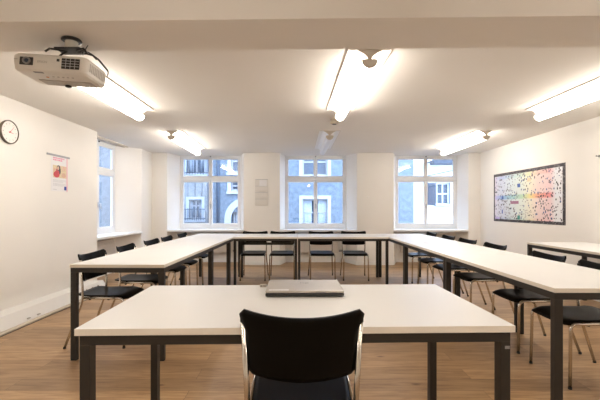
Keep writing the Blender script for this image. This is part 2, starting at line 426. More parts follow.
# ------------------------------------------------------------------ tables
def table(L_, W_=.755, i=.004):
    t_ = empty('conference_table'); x, y = L_/2, W_/2
    MB().box((-x, -y, .720), (x, y, .745), TOP, side=EDGE).build('tabletop', t_, bevel=.0015)
    a = MB(); z0, z1 = .682, .720
    a.box((-x+i, -y+i, z0), (x-i, -y+i+.03, z1), STEEL); a.box((-x+i, y-i-.03, z0), (x-i, y-i, z1), STEEL)
    a.box((-x+i, -y+i+.03, z0), (-x+i+.03, y-i-.03, z1), STEEL); a.box((x-i-.03, -y+i+.03, z0), (x-i, y-i-.03, z1), STEEL)
    a.build('apron', t_, bevel=.001)
    for sx in (-1, 1):
        for sy in (-1, 1):
            X, Y = sorted((sx*(x-i), sx*(x-i-.036))), sorted((sy*(y-i), sy*(y-i-.045)))
            l = MB().box((X[0], Y[0], .012), (X[1], Y[1], z0), STEEL).build('leg', t_, bevel=.0015)
            MB().box((X[0]+.001, Y[0]+.001, 0), (X[1]-.001, Y[1]-.001, .012), RUBBER).build('foot_cap', l)
    return t_
protos = {}
def put_table(L_, x, y, rz, label, W_=.755, i=.004, group='conference tables'):
    k = (round(L_, 3), W_)
    if k in protos: o = copy_tree(protos[k])
    else: o = protos[k] = table(L_, W_, i)
    o.location = (x, y, 0); o.rotation_euler = (0, 0, rz); tag(o, label, 'table', group)
    return o
a = .024
front = put_table(1.60, -.009, 1.722, a, 'white-topped table in the foreground carrying the closed laptop', .756, .012)
# small maker's plate on the right front leg
lx, ly = .782, -.377
for o in [c for c in bpy.data.objects if c.parent == front and c.name.startswith('leg')]:
    if o.data.vertices and sum(v.co.x for v in o.data.vertices) > 0 and sum(v.co.y for v in o.data.vertices) < 0:
        MB().box((.767, -.3675, .656), (.785, -.3658, .667), GREY).build('label_plate', o)
def lin(y): return -1.03+(y-2.86)*.012
def left_table(y0, y1, label):
    c = (y0+y1)/2; put_table(y1-y0-.004, lin(c)-.3675, c, PI/2-.012, label, .735)
left_table(2.86, 4.42, 'left-hand table nearest the camera, end towards the cable duct')
left_table(4.42, 5.48, 'second table of the left row, before the left side window')
left_table(5.48, 6.46, 'last table of the left row, at its far corner by the left back window')
fl = put_table(.975, -.4985, 6.03, 0, 'short table left of the seam in the far cross row')
MB().box((-.40, -.10, .60), (.42, .10, .615), STEEL).box((-.40, -.10, .615), (-.36, .10, .682), STEEL).box((.38, -.10, .615), (.42, .10, .682), STEEL).box((-.40, -.10, .615), (.42, -.09, .64), STEEL).build('cable_tray', fl)
put_table(1.388, .690, 6.03, 0, 'longer table right of the seam in the far cross row')
def right_table(y0, y1, label):
    c = (y0+y1)/2; put_table(y1-y0-.004, 1.388+.3675, c, PI/2, label, .735)
right_table(2.005, 3.52, 'right-hand table nearest the camera, its corner leg at the frame side')
right_table(3.52, 4.88, 'middle table of the right row')
right_table(4.88, 6.42, 'last table of the right row, before the right back window')
put_table(1.40, 2.962+.375, 4.80-.70, PI/2, 'separate table against the right wall below the printed chart')

# ------------------------------------------------------------------ chairs
def make_chair():
    c = empty('stacking_chair')
    # seat
    g = []; nu, nv = 17, 15
    for i in range(nv+1):
        v = i/nv; row = []
        for j in range(nu+1):
            u = -1+2*j/nu; au = abs(u)
            cor = 1-math.sqrt(max(0, 1-max(0, (au-.80)/.20)**2))
            yf, yb = .285-.035*cor-.012*u*u, -.170+.04*cor
            y = yb+(yf-yb)*v
            hw = .175+.018*min(1, max(0, (y+.17)/.3))
            z = .442-.010*(1-u*u)*math.sin(PI*min(1, v*1.1))-.022*max(0, (v-.8)/.2)**2+.006*max(0, .15-v)/.15
            row.append((u*hw, y, z))
        g.append(row)
    MB().slab(g, (0, 0, -.011), BLACK).build('seat', c)
    # backrest
    g = []
    for i in range(nv+1):
        v = i/nv; row = []
        for j in range(25):
            u = -1+2*j/24; au = abs(u)
            cor = 1-math.sqrt(max(0, 1-max(0, (au-.90)/.10)**2))
            zt = .774+.024*au**2.2-.022*cor
            zb_ = .549+.012*u*u+.012*cor
            z = zb_+(zt-zb_)*v
            tt = min(1, max(0, (z-.69)/.09)); hw = .189+.008*(z-.56)/.2+.020*tt*tt*(3-2*tt)
            y = -.180+.054*u*u+(.80-z)*.15
            row.append((u*hw, y, z))
        g.append(row)
    MB().slab(g, (0, .011, 0), BLACK).build('backrest', c)
    r = .0105
    for s in (-1, 1):
        l = MB().tube([(s*.203, .258, .008), (s*.198, .250, .420), (s*.186, -.088, .420)], r, CHROME, 12, .045).build('leg', c)
        MB().lathe([(.0115, 0), (.0120, .004), (.0112, .016)], RUBBER, 12, (s*.203, .258, 0)).build('foot_cap', l)
        l = MB().tube([(s*.214, -.235, .008), (s*.190, -.092, .412), (s*.205, -.108, .748)], r, CHROME, 12, .07).build('leg', c)
        MB().lathe([(.0115, 0), (.0120, .004), (.0112, .016)], RUBBER, 12, (s*.214, -.235, 0)).build('foot_cap', l)
        MB().lathe([(.0115, 0), (.0115, .012), (.008, .016)], RUBBER, 10, (s*.205, -.108, .745)).build('tube_plug', l)
    MB().tube([(-.186, .11, .420), (.186, .11, .420)], .008, CHROME, 8).build('crossbar', c)
    MB().tube([(-.186, -.05, .420), (.186, -.05, .420)], .008, CHROME, 8).build('crossbar', c)
    for s in (-1, 1):
        for y in (-.05, .11):
            MB().lathe([(.010, -.016), (.010, .0)], RUBBER, 10, (s*.165, y, .414)).build('stacking_pad', c)
    return c
chair0 = make_chair(); used = [False]
def chair(x, y, rz, label, group):
    o = copy_tree(chair0) if used[0] else chair0; used[0] = True
    o.location = (x, y, 0); o.rotation_euler = (0, 0, rz); o.scale = (1, 1, 1); tag(o, label, 'chair', group); return o
fc_ = chair(.0135, 1.435, .0, 'large black chair in the foreground with its curved back to the camera', None)
fc_.scale = (1.02, 1, 1.035)
LG, RG, FG = 'chairs along the left row of tables', 'chairs along the right row of tables', 'chairs along the far cross row'
for y, rz, lb in ((3.33, 0, 'black chair nearest the camera on the left row, beside the duct sockets'),
                  (3.98, .03, 'second black chair from the camera on the left row, before the side radiator'),
                  (4.67, -.02, 'third black chair from the camera on the left row'),
                  (5.22, .02, 'fourth black chair on the left row, close behind the third'),
                  (5.92, 0, 'farthest black chair on the left row, near the corner by the left back window')):
    chair(-1.725, y, -PI/2+rz, lb, LG)
for x, y, rz, lb in ((2.03, 2.62, 0, 'black chair nearest the camera on the right row, cut by the frame side'),
                  (2.05, 3.22, 0, 'second black chair from the camera on the right row, before the wall table leg'),
                  (2.06, 4.10, .03, 'third black chair from the camera on the right row, under the printed chart'),
                  (2.06, 4.76, .05, 'fourth black chair from the camera on the right row'),
                  (2.06, 5.37, 0, 'fifth black chair from the camera on the right row'),
                  (2.06, 6.06, .0, 'farthest black chair on the right row, before the right back window')):
    chair(x, y, PI/2+rz, lb, RG)
for x, rz, lb in ((-.742, 0, 'far-row black chair at the left end, before the pier with the paper rack'),
              (-.264, 0, 'far-row black chair second from the left, next to the table seam'),
              (.400, .02, 'far-row black chair right of the table seam, before the middle radiator'),
              (.958, -.03, 'far-row black chair at the right end of the row')):
    chair(x, 6.325, PI+rz, lb, FG)

# ------------------------------------------------------------------ laptop and its plug
lt = empty('laptop', (.032, 1.945, .745), .01); lt.scale = (1.05, 1.03, 1.05); tag(lt, 'closed silver laptop on the foreground table', 'laptop')
MB().box((-.183, -.138, .004), (.183, .138, .017), DARK).build('base', lt, bevel=.004)
lid = MB().box((-.183, -.138, .0185), (.183, .140, .030), SILVER).build('lid', lt, bevel=.005, seg=3)
MB().box((-.168, -.130, .0300), (-.075, -.108, .0305), PAPER).build('sticker', lid)
text_mesh('logo', 'hp', .030, GREY, lid, Matrix.Translation((.002, .05, .0302)) @ Matrix.Diagonal((1.6, 1, 1, 1)))
MB().box((.05, -.1385, .0215), (.10, -.1378, .0245), GREY).build('name_plate', lid)
for sx in (-1, 1):
    for sy in (-1, 1): MB().lathe([(.008, 0), (.008, .004)], RUBBER, 10, (sx*.15, sy*.11, 0)).build('rubber_foot', lt)
us = empty('usb_adapter', (-.188, 2.045, .745), .05); tag(us, 'small beige plug lying left of the closed laptop', 'adapter')
MB().box((-.022, -.011, 0), (.014, .011, .014), CAP).build('body', us, bevel=.002)
MB().box((.014, -.006, .003), (.022, .006, .010), ALU).build('connector', us)
for i in range(3): MB().box((-.017+i*.010, -.0115, .004), (-.011+i*.010, -.0108, .010), DARK).build('contact', us)

# ------------------------------------------------------------------ luminaires
def luminaire(x, y0, y1, on, label, rz=0):
    t_ = empty('ceiling_lamp', (x, (y0+y1)/2, ZC), rz); tag(t_, label, 'lamp', 'fluorescent ceiling lamps'); h = (y1-y0)/2
    # reflector: thin wings with a concave spine, cross-section in x,z
    half = [(.160, -.004), (.160, -.0005), (.0, -.0005)]
    crv = []
    for k in range(9):
        q = k/8; crv.append((.012+.085*(1-q)**2.0, -.006-.074*q))
    sec = [(.160, -.0005), (.160, -.005), (.135, -.006)]+crv
    full = sec+[(-a_, b_) for a_, b_ in sec[::-1]]
    m_ = MB(); n = len(full)
    vs = [(a_, -h, b_) for a_, b_ in full]+[(a_, h, b_) for a_, b_ in full]
    m_.add(vs, [tuple(range(n)), tuple(range(n, 2*n))[::-1]]+[(i, (i+1) % n, (i+1) % n+n, i+n) for i in range(n)], REFL)
    m_.build('reflector', t_)
    # fine metal rims of the wings
    for s in (-1, 1): MB().box((s*.160-.001, -h, -.011), (s*.160+.001, h, -.0005), CAP).build('wing_rim', t_)
    # diffuser: semi-round body under the spine
    m_ = MB(); ns = 14; r = .054
    sec = [(-.054, -.080), (-.030, -.073), (.030, -.073), (.054, -.080)]+[(.054*math.cos(a_), -.084-.052*math.sin(a_)) for a_ in [PI*k/ns for k in range(ns+1)]]
    n = len(sec); e = h-.012
    vs = [(a_, -e, b_) for a_, b_ in sec]+[(a_, e, b_) for a_, b_ in sec]
    m_.add(vs, [(i, (i+1) % n, (i+1) % n+n, i+n) for i in range(n)], DIFF_ON if on else DIFF_OFF, True)
    m_.build('diffuser', t_)
    for s in (-1, 1):
        c = MB(); sec2 = [(a_*1.06, (b_+.09)*1.06-.09) for a_, b_ in sec]; ya, yb = sorted((s*e, s*(h+.003)))
        vs = [(a_, ya, b_) for a_, b_ in sec2]+[(a_, yb, b_) for a_, b_ in sec2]
        c.add(vs, [tuple(range(n)), tuple(range(n, 2*n))[::-1]]+[(i, (i+1) % n, (i+1) % n+n, i+n) for i in range(n)], CAP)
        c.build('end_cap', t_)
        # end plate of the spine
        p = MB(); crv2 = [(a_+.002, b_) for a_, b_ in crv]
        pl = [(.155, -.003), (.13, -.008)]+crv2+[(-a_, b_) for a_, b_ in crv2[::-1]]+[(-.13, -.008), (-.155, -.003)]
        ya, yb = sorted((s*h, s*(h+.004))); q = len(pl)
        vs = [(a_, ya, b_) for a_, b_ in pl]+[(a_, yb, b_) for a_, b_ in pl]
        p.add(vs, [tuple(range(q)), tuple(range(q, 2*q))[::-1]]+[(i, (i+1) % q, (i+1) % q+q, i+q) for i in range(q)], CAP)
        p.build('end_plate', t_)
XA, XB, XC_ = -1.865, .512, 2.84
luminaire(XA, 2.93, 4.38, True, 'lit ceiling lamp at the left, partly behind the projector')
luminaire(-1.92, 5.56, 7.21, True, 'lit ceiling lamp at the far left, before the left back window', .03)
luminaire(XB, 2.73, 4.38, True, 'lit ceiling lamp in the middle, end cap close behind the beam', .019)
luminaire(.475, 5.56, 7.21, False, 'unlit bluish ceiling lamp before the middle back window')
luminaire(XC_, 2.73, 4.38, True, 'lit ceiling lamp at the right, running out of the frame')
luminaire(2.82, 5.56, 7.21, True, 'lit ceiling lamp at the far right, before the right back window')
for x, w in ((XA, 'left'), (XB, 'middle'), (XC_, 'right')):
    luminaire(x, -.95, .70, True, 'lit ceiling lamp behind the camera on the %s' % w)

sd = empty('smoke_detector', (.475, 4.86, ZC)); tag(sd, 'small round smoke detector between the two middle ceiling lamps', 'smoke detector')
MB().lathe([(.050, 0), (.050, -.022), (.040, -.026)], CAP, 24).build('base', sd)
MB().lathe([(.044, -.026), (.055, -.034), (.055, -.055), (.040, -.066)], CAP, 24).build('cover', sd)
MB().lathe([(.028, -.066), (.026, -.069)], DARK, 20).build('grille', sd)

# ------------------------------------------------------------------ projector and mount
pm = empty('projector_mount', (-1.37, 2.245, zb)); tag(pm, 'round ceiling mount holding the projector under the beam', 'mount')
MB().lathe([(.052, 0), (.056, -.006), (.056, -.010), (.046, -.016)], DARK, 28).build('ceiling_plate', pm)
MB().lathe([(.036, -.012), (.036, -.066)], PROJG, 24).build('column', pm)
q = MB(); q.box((-.075, -.05, -.072), (.075, .05, -.066), DARK)
for s in (-1, 1): q.tube([(s*.03, 0, -.070), (s*.10, -.05, -.076), (s*.12, -.06, -.098)], .006, DARK, 8); q.tube([(s*.03, 0, -.070), (s*.10, .05, -.076), (s*.12, .06, -.098)], .006, DARK, 8)
q.build('bracket', pm)
pj = empty('projector', (-1.470, 2.315, 2.030)); pj.scale = (1.12, 1, 1.08); pj.rotation_euler = (math.radians(-1.5), math.radians(3.6), math.radians(1)); tag(pj, 'white ceiling projector with a lens at the left of its front', 'projector')
# body: lofted rounded box, front at -y
def rr(w0, w1, y0_, y1_, z, rad):
    pts = []
    for cx, cy, a0 in ((w1-rad, y0_+rad, -PI/2), (w1-rad, y1_-rad, 0), (w0+rad, y1_-rad, PI/2), (w0+rad, y0_+rad, PI)):
        for k in range(6): t1 = a0+k*PI/10; pts.append((cx+rad*math.cos(t1), cy+rad*math.sin(t1), z))
    return pts
m_ = MB(); rings = [rr(-.178, .180, -.110, .118, -.046, .02), rr(-.190, .190, -.122, .122, -.036, .025), rr(-.196, .194, -.130, .125, .0, .03), rr(-.196, .194, -.130, .125, .034, .03), rr(-.186, .186, -.118, .118, .050, .03)]
vs = [p for R_ in rings for p in R_]; n = 24
m_.add(vs, [(i*n+k, i*n+(k+1) % n, (i+1)*n+(k+1) % n, (i+1)*n+k) for i in range(4) for k in range(n)]+[tuple(range(n))[::-1], tuple(range(4*n, 5*n))], PROJ)
body = m_.build('housing', pj, bevel=.003)
MB().box((-.14, .02, -.0500), (.150, .112, -.0455), PROJG).build('lamp_cover', pj, bevel=.002)
le = MB().box((-.152, -.1335, -.018), (-.082, -.127, .026), DARK).build('lens_recess', pj, bevel=.004)
MB().lathe([(.019, .0), (.019, -.014), (.015, -.014), (.013, -.006)], GREY, 22, (-.112, -.131, .004), 'y').build('lens_ring', le)
MB().lathe([(.013, .0), (.010, -.010), (.004, -.012)], OGLASS, 22, (-.112, -.131, .004), 'y').build('lens', le)
MB().lathe([(.017, -.002), (.017, .0)], GREY, 16, (-.058-.03, -.1315, .004), 'y')
gv = MB().box((.066, -.1325, -.026), (.160, -.1285, .032), DARK).build('vent_grille', pj, bevel=.006)
gb = MB()
for k in range(1, 4): gb.tube([(.066+.094*k/4, -.1335, -.024), (.066+.094*k/4, -.1335, .030)], .0014, ALU, 6)
for k in range(1, 4): gb.tube([(.068, -.1337, -.026+.058*k/4), (.158, -.1337, -.026+.058*k/4)], .0014, ALU, 6)
gb.build('vent_bars', gv)
gs = MB()
for k in range(10): gs.box((.1935, -.09+k*.019, -.020), (.1955, -.08+k*.019, .026), PROJG)
gs.build('side_slots', pj)
MB().box((.040, -.1315, .012), (.054, -.1295, .026), DARK).build('sensor_window', pj)
MX = Matrix.Rotation(PI/2, 4, 'X')
text_mesh('logo', 'EPSON', .017, PROJG, pj, Matrix.Translation((-.035, -.1306, .004)) @ MX)
text_mesh('logo', '3LCD', .008, GREY, pj, Matrix.Translation((-.174, -.1306, .012)) @ MX)
MB().box((-.09, -.112, -.0485), (-.04, -.094, -.044), GREY).build('lens_shutter_knob', pj, bevel=.002)
cp = MB()
for k in range(5): cp.lathe([(.006, 0), (.006, -.002)], PROJG, 10, (-.02+k*.026, -.045, -.046))
cp.build('control_buttons', pj)
MB().lathe([(.008, 0), (.008, -.002)], mat('orange_mark', (.65, .25, .08), .5, var=.1), 12, (-.06, -.03, -.046)).build('indicator', pj)
MB().lathe([(.010, -.050), (.017, -.052), (.017, -.060), (.012, -.063)], DARK, 16, (-.01, .09, 0)).build('adjuster_foot', pj)
for s in (-1, 1): MB().lathe([(.020, .048), (.020, .060)], DARK, 16, (s*.09-.02, -.05, 0)).build('top_foot', pj)
cb = MB()
for k in range(3):
    r0 = random.uniform(-.008, .008)
    cb.tube([(-1.32, 2.25+r0, zb-.088), (-1.29+r0, 2.21, zb-.080), (-1.25, 2.23+r0, zb-.088), (-1.235+r0, 2.30, zb-.10), (-1.235, 2.42, zb-.13+r0), (-1.27, 2.465, zb-.15)], .0032, DARK, 6, .02)
cb.tube([(-1.31, 2.26, zb-.088), (-1.26, 2.2, zb-.078), (-1.235, 2.18, zb-.066)], .003, DARK, 6, .02)
tag(cb.build('cable_bundle'), 'black cables tangled between ceiling mount and projector', 'cable')

# ------------------------------------------------------------------ clock, posters, rack, hooks
ck = empty('wall_clock', (XL, 3.91, 1.985)); tag(ck, 'round bronze-rimmed wall clock on the left wall', 'clock')
MB().lathe([(.120, .0), (.125, .012), (.125, .026), (.121, .030), (.115, .030), (.113, .020)], RIM, 48, (0, 0, 0), 'x').build('rim', ck)
fc = MB().lathe([(.114, .010), (.114, .022)], FACE, 48, (0, 0, 0), 'x').build('dial', ck)
tk = MB()
for k in range(12):
    a_ = k*PI/6; u = Vector((0, math.sin(a_), math.cos(a_))); w = Vector((0, math.cos(a_), -math.sin(a_)))*.0025
    p, q2 = u*.080, u*.096
    tk.add([p-w+Vector((.023, 0, 0)), p+w+Vector((.023, 0, 0)), q2+w+Vector((.023, 0, 0)), q2-w+Vector((.023, 0, 0))], [(0, 1, 2, 3)], GREY)
tk.build('hour_marks', fc)
def hand(a_, l, w, m, x):
    u = Vector((0, math.sin(a_), math.cos(a_))); v = Vector((0, math.cos(a_), -math.sin(a_)))*w; X = Vector((x, 0, 0))
    MB().slab([[X-u*.015-v, X-u*.015+v], [X+u*l-v*.6, X+u*l+v*.6]], (.001, 0, 0), m, False).build('hand', ck)
hand(math.radians(100), .050, .003, RED, .024); hand(math.radians(42), .082, .0022, RED, .026); hand(math.radians(250), .02, .002, RED, .028)
MB().lathe([(.006, .022), (.006, .030)], RED, 14, (0, 0, 0), 'x').build('hub', ck)

# small poster hung from a rail (left wall): local y along wall, z up
ps = empty('poster_rail', (XL, 4.76, 1.845)); tag(ps, 'short grey clamp rail on the left wall above the small poster', 'rail')
MB().box((0, -.245, -.006), (.008, .205, .018), mat('rail_grey', (.36, .36, .38), .6, var=.05)).build('strip', ps, bevel=.002)
po = empty('poster', (XL+.003, 4.755, 1.40)); po.scale = (1, 1.09, 1.04); tag(po, 'small portrait poster with a red-dressed figure on the left wall', 'poster')
sh = MB().box((0, -.150, 0), (.0015, .146, .432), PAPER).build('sheet', po)
def flat(name, par, y0_, y1_, z0_, z1_, m, x=.0018):
    return MB().box((.0014, y0_, z0_), (x, y1_, z1_), m).build(name, par)
flat('picture', po, -.120, .128, .165, .315, YELI, .0019)
pic = MB()
def blob(cy, cz, ry, rz_, m, x):
    pts = [(x, cy+ry*math.cos(a_*PI/8), cz+rz_*math.sin(a_*PI/8)) for a_ in range(16)]; pic.add(pts, [tuple(range(16))], m)
blob(-.055, .205, .055, .04, RED, .0022); blob(-.035, .235, .035, .05, RED, .0023); blob(-.02, .285, .034, .035, INK, .0024); blob(.005, .25, .016, .04, INK, .0024)
blob(-.028, .282, .018, .024, SKIN, .0026); blob(-.09, .262, .022, .02, SKIN, .0024); blob(.075, .20, .04, .03, SKIN, .0022)
pic.build('figure', po)
hd = MB()
for r0, (a_, b_) in enumerate(((-.115, .09), (-.115, .04))):
    y_ = a_
    while y_ < b_:
        w = random.uniform(.012, .03); hd.box((.0014, y_, .395-r0*.024), (.0019, y_+w, .411-r0*.024), PINK); y_ += w+.007
hd.build('heading', po)
tx = MB()
for r0 in range(6):
    y_ = -.115
    while y_ < .115-(.06 if r0 in (2, 5) else 0):
        w = random.uniform(.01, .03); tx.box((.0014, y_, .135-r0*.012-(.01 if r0 > 2 else 0)), (.0018, y_+w, .139-r0*.012-(.01 if r0 > 2 else 0)), GREYI); y_ += w+.005
tx.box((.0014, -.115, .018), (.0018, -.05, .024), GREYI)
for k in range(3): tx.box((.0014, .06, .27+k*.016), (.0020, .11, .274+k*.016), PINK)
tx.build('text_lines', po)
flat('blue_logo', po, .085, .128, .018, .065, BLUEI)
flat('pink_margin', po, .133, .146, 0, .432, PINK)

# big printed chart on the right wall
ch = empty('wall_chart', (XR-.003, 6.26, .94)); tag(ch, 'large landscape chart of coloured bands and tiny marks on the right wall', 'poster')
yy0, yy1, zh = -.97, .97, .90
MB().box((-.0012, yy0, 0), (0, yy1, zh), BORDER).build('printed_border', ch)
ca = MB().box((-.0022, yy0+.06, .045), (-.0012, yy1-.045, zh-.05), CHART).build('printed_field', ch)
def cb_(u0, u1, v0, v1, m):     # u from the far (left in photo) edge, v from the top
    a_, b_ = yy1-.045-u0*1.835, yy1-.045-u1*1.835; MB().box((-.0026, b_, .045+(1-v1)*.805), (-.0022, a_, .045+(1-v0)*.805), m).build('colour_block', ch)
PURP = mat('print_plum', (.33, .16, .24), .6, var=.3, vscale=80); GREENP = mat('print_green', (.05, .24, .20), .6, var=.2)
TEAL = mat('print_blue_deep', (.07, .13, .38), .6, var=.2, vscale=60); LAV = mat('print_lavender', (.50, .42, .68), .6, var=.15)
cb_(.40, .445, .22, .30, TEAL); cb_(.13, .16, .47, .54, TEAL); cb_(.13, .15, .78, .87, TEAL)
cb_(.285, .42, .59, .655, PURP); cb_(.40, .44, .905, .99, GREENP); cb_(.0, .09, .95, 1, LAV); cb_(.55, .60, .13, .2, YELI)
tm = MB()
for r0 in range(44):
    u = random.uniform(.03, .95); v = random.choice((.12, .18, .26, .36, .60, .68, .76, .88, .93))+random.uniform(-.02, .02)
    w = random.uniform(.008, .02); cb_u = yy1-.045-u*1.835
    tm.box((-.0026, cb_u-w, .045+(1-v)*.805), (-.0022, cb_u, .045+(1-v)*.805+random.uniform(.006, .014)), INK)
tm.build('dark_marks', ch)

# paper rack on the pier
rk = empty('paper_rack', (-.763, YB, 1.243)); tag(rk, 'pale narrow paper rack on the pier left of the middle window', 'rack')
ACR = mat('frosted_acrylic', (.74, .70, .65), .35, var=.02)
MB().box((-.130, -.006, 0), (.130, -.0005, .55), ACR).build('backplate', rk, bevel=.001)
for z_, h_ in ((.02, .12), (.165, .11), (.30, .11)):
    MB().box((-.130, -.022, z_), (.130, -.018, z_+h_), ACR).box((-.130, -.022, z_), (.130, -.006, z_+.004), ACR).build('pocket', rk)
    MB().box((-.130, -.023, z_+h_), (.130, -.006, z_+h_+.006), GREYI).build('pocket_rim', rk) if False else MB().box((-.130, -.024, z_+h_-.004), (.130, -.0225, z_+h_+.003), GREYI).build('pocket_rim', rk)
MB().box((-.132, -.012, .545), (.132, -.0005, .556), GREYI).build('top_clip', rk)
for s in (-1, 1): MB().box((s*.130-.003, -.022, 0), (s*.130+.003, -.0005, .55), ACR).build('side_wall', rk)
pp = MB().box((-.045, -.0165, .40), (.110, -.0145, .535), PAPER)
tag(pp.build('paper_sheet', None, loc=(-.763, YB, 1.243)), 'sheet of paper held at the top of the pier rack', 'paper')
pp2 = MB().box((-.11, -.0165, .03), (.115, -.0075, .09), GREYI)
tag(pp2.build('leaflet_stack', None, loc=(-.763, YB, 1.243)), 'grey leaflets in the lowest pocket of the pier rack', 'leaflets')
hk = MB().lathe([(.016, 0), (.016, -.006), (.006, -.010), (.006, -.035), (.012, -.040)], GREY, 14, (0, 0, 0), 'x').build('wall_hook'); hk.location = (XR, 4.70, 1.845)
tag(hk, 'small grey hook on the right wall at the frame edge', 'hook')
bt = MB().lathe([(.016, 0), (.016, -.008), (.012, -.012)], TRIM, 16, (0, 0, 0), 'y').build('wall_button'); bt.location = (1.46, YB, 1.425)
tag(bt, 'tiny round button on the pier right of the middle window', 'button')
cr = MB().lathe([(.03, 0), (.03, -.010), (.024, -.016)], TRIM, 20).build('ceiling_rose')
bpy.data.objects.remove(cr)

# ------------------------------------------------------------------ street outside
YF = 14.0
def P(px, py, d=YF): return (px-PX)*d/F, H+(PY-py)*d/F
GZ = -1.6
struct(MB().box((-16, YO+.05, GZ-.1), (22, 30, GZ), ASPH).build('ground'), 'street outside')
struct(MB().box((-24, -6, GZ-.1), (-3.7, YO+.05, GZ), ASPH).build('ground_side'), 'yard outside the left wall')

def house_window(b, x0, x1, z0, z1, y, cross=.62, curtain=False, surround=.13, deep=.14, bars=False, wood=GWOOD):
    s = MB()
    s.box((x0-surround, y-.04, z0-surround), (x0, y+.02, z1+surround), SURR); s.box((x1, y-.04, z0-surround), (x1+surround, y+.02, z1+surround), SURR)
    s.box((x0, y-.04, z1), (x1, y+.02, z1+surround), SURR); s.box((x0-surround-.03, y-.09, z0-surround), (x1+surround+.03, y-.04, z0-surround+.10), SURR); s.box((x0, y-.04, z0-surround), (x1, y+.02, z0), SURR)
    f = s.build('window_surround', b)
    w = MB(); e = .055; yy = y+deep-.05; xm = (x0+x1)/2; zc = z0+(z1-z0)*cross
    for a_, c_ in ((x0, x0+e), (xm-e/2, xm+e/2), (x1-e, x1)): w.box((a_, yy, z0), (c_, yy+.05, z1), wood)
    for a_, c_ in ((z0, z0+e), (zc-e/2, zc+e/2), (z1-e, z1)): w.box((x0, yy+.004, a_), (x1, yy+.046, c_), wood)
    w.build('window_bars', f)
    MB().box((x0, y+deep, z0), (x1, y+deep+.01, z1), OGLASS).build('pane', f)
    if curtain:
        for side in (0, 1):
            g = []; xa, xb = (x0+.05, xm-.12) if side == 0 else (xm+.12, x1-.05)
            for i in range(2):
                g.append([(xa+(xb-xa)*j/20, y+deep-.018+.010*math.sin(j*1.7), z0+.05+(z1-z0-.1)*i) for j in range(21)])
            MB().slab(g, (0, .004, 0), CURT).build('curtain', f)
    if bars:
        r = MB()
        for k in range(9): xk = x0-.08+(x1-x0+.16)*k/8; r.tube([(xk, y-.16, z0-.05), (xk, y-.16, z0+(z1-z0)*.55)], .012, PIPE, 6)
        for z_ in (z0+.02, z0+(z1-z0)*.5): r.tube([(x0-.14, y-.16, z_), (x1+.14, y-.16, z_)], .014, PIPE, 6)
        r.tube([(x0-.14, y, z0+.02), (x0-.14, y-.16, z0+.02)], .012, PIPE, 6); r.tube([(x1+.14, y, z0+.02), (x1+.14, y-.16, z0+.02)], .012, PIPE, 6)
        r.build('window_grille', f)

def wall_with_holes(xa, xb, za, zb2, y, holes, m, thick=.35):
    """one facade slab with rectangular openings"""
    xs = sorted({xa, xb, *[h[0] for h in holes], *[h[1] for h in holes]}); zs = sorted({za, zb2, *[h[2] for h in holes], *[h[3] for h in holes]})
    w = MB()
    for i in range(len(xs)-1):
        for j in range(len(zs)-1):
            cx, cz = (xs[i]+xs[i+1])/2, (zs[j]+zs[j+1])/2
            if any(h[0] < cx < h[1] and h[2] < cz < h[3] for h in holes): continue
            w.box((xs[i], y, zs[j]), (xs[i+1], y+thick, zs[j+1]), m)
    return w
def rect(px0, px1, py0, py1, d=YF):
    x0, zt = P(px0, py0, d); x1, zb_ = P(px1, py1, d); return (x0, x1, zb_, zt)

# blue stucco house
bh = empty('stucco_house', (0, YF, GZ)); tag(bh, 'blue-grey rendered house across the street, seen through the middle window', 'house')
holes = [rect(302.5, 327.5, 199, 228), rect(302.5, 327.5, 148, 175.5), rect(231, 246, 150, 172), rect(231, 246, 181, 190.5)]
holes[0] = (holes[0][0], holes[0][1], holes[0][3]-1.35, holes[0][3])
xh0, xh1 = P(212, 0)[0], P(413.6, 0)[0]
ZT = 5.6
w = wall_with_holes(xh0, xh1, GZ, ZT, YF, holes+[(P(231, 0)[0], P(262, 0)[0], GZ, P(0, 212)[1])], STUCCO); o = w.build('facade', bh, loc=(0, -YF, -GZ))
sub = empty('tmp'); sub.parent = bh
bpy.data.objects.remove(sub)
def reloc(parent, before):
    for o_ in bpy.data.objects:
        if o_ not in before and o_.parent == parent: o_.location = (-parent.location[0], -parent.location[1], -parent.location[2])
bf = set(bpy.data.objects)
for i, h_ in enumerate(holes): house_window(bh, *h_, YF, cross=.62 if i == 0 else .5, curtain=(i == 0))
# arched gate
ax0, ax1, az = P(231, 0)[0], P(262, 0)[0], P(0, 212)[1]; R0 = (ax1-ax0)/2; cx = (ax0+ax1)/2
ar = MB(); K = 20
for k in range(K):
    a0, a1 = PI*k/K, PI*(k+1)/K
    pts = [(cx+math.cos(a)*r_, az-.28+math.sin(a)*r_) for a, r_ in ((a0, R0), (a1, R0), (a1, R0+.24), (a0, R0+.24))]
    ar.add([(x, YF-.06, z) for x, z in pts]+[(x, YF+.02, z) for x, z in pts], [(0, 1, 2, 3), (7, 6, 5, 4), (0, 4, 5, 1), (1, 5, 6, 2), (2, 6, 7, 3), (3, 7, 4, 0)], SURR)
for x in (ax0-.24, ax1): ar.box((x, YF-.06, GZ), (x+.24, YF+.02, az-.28), SURR)
ar.build('arch_surround', bh)
gt = MB().box((ax0, YF+.25, GZ), (ax1, YF+.28, az+.05), DWOOD)
for k in range(12): gt.box((ax0+.06+k*(ax1-ax0)/12, YF+.20, GZ), (ax0+.13+k*(ax1-ax0)/12, YF+.25, az+.02), GWOOD)
gt.build('arch_gate', bh)
xp, _ = P(218.5, 0); MB().tube([(xp, YF-.09, GZ), (xp, YF-.09, ZT)], .055, PIPE, 12).build('drain_pipe', bh)
eav = MB().box((xh0, YF-.5, ZT), (xh1, YF+.4, ZT+.15), DWOOD); eav.build('eave', bh)
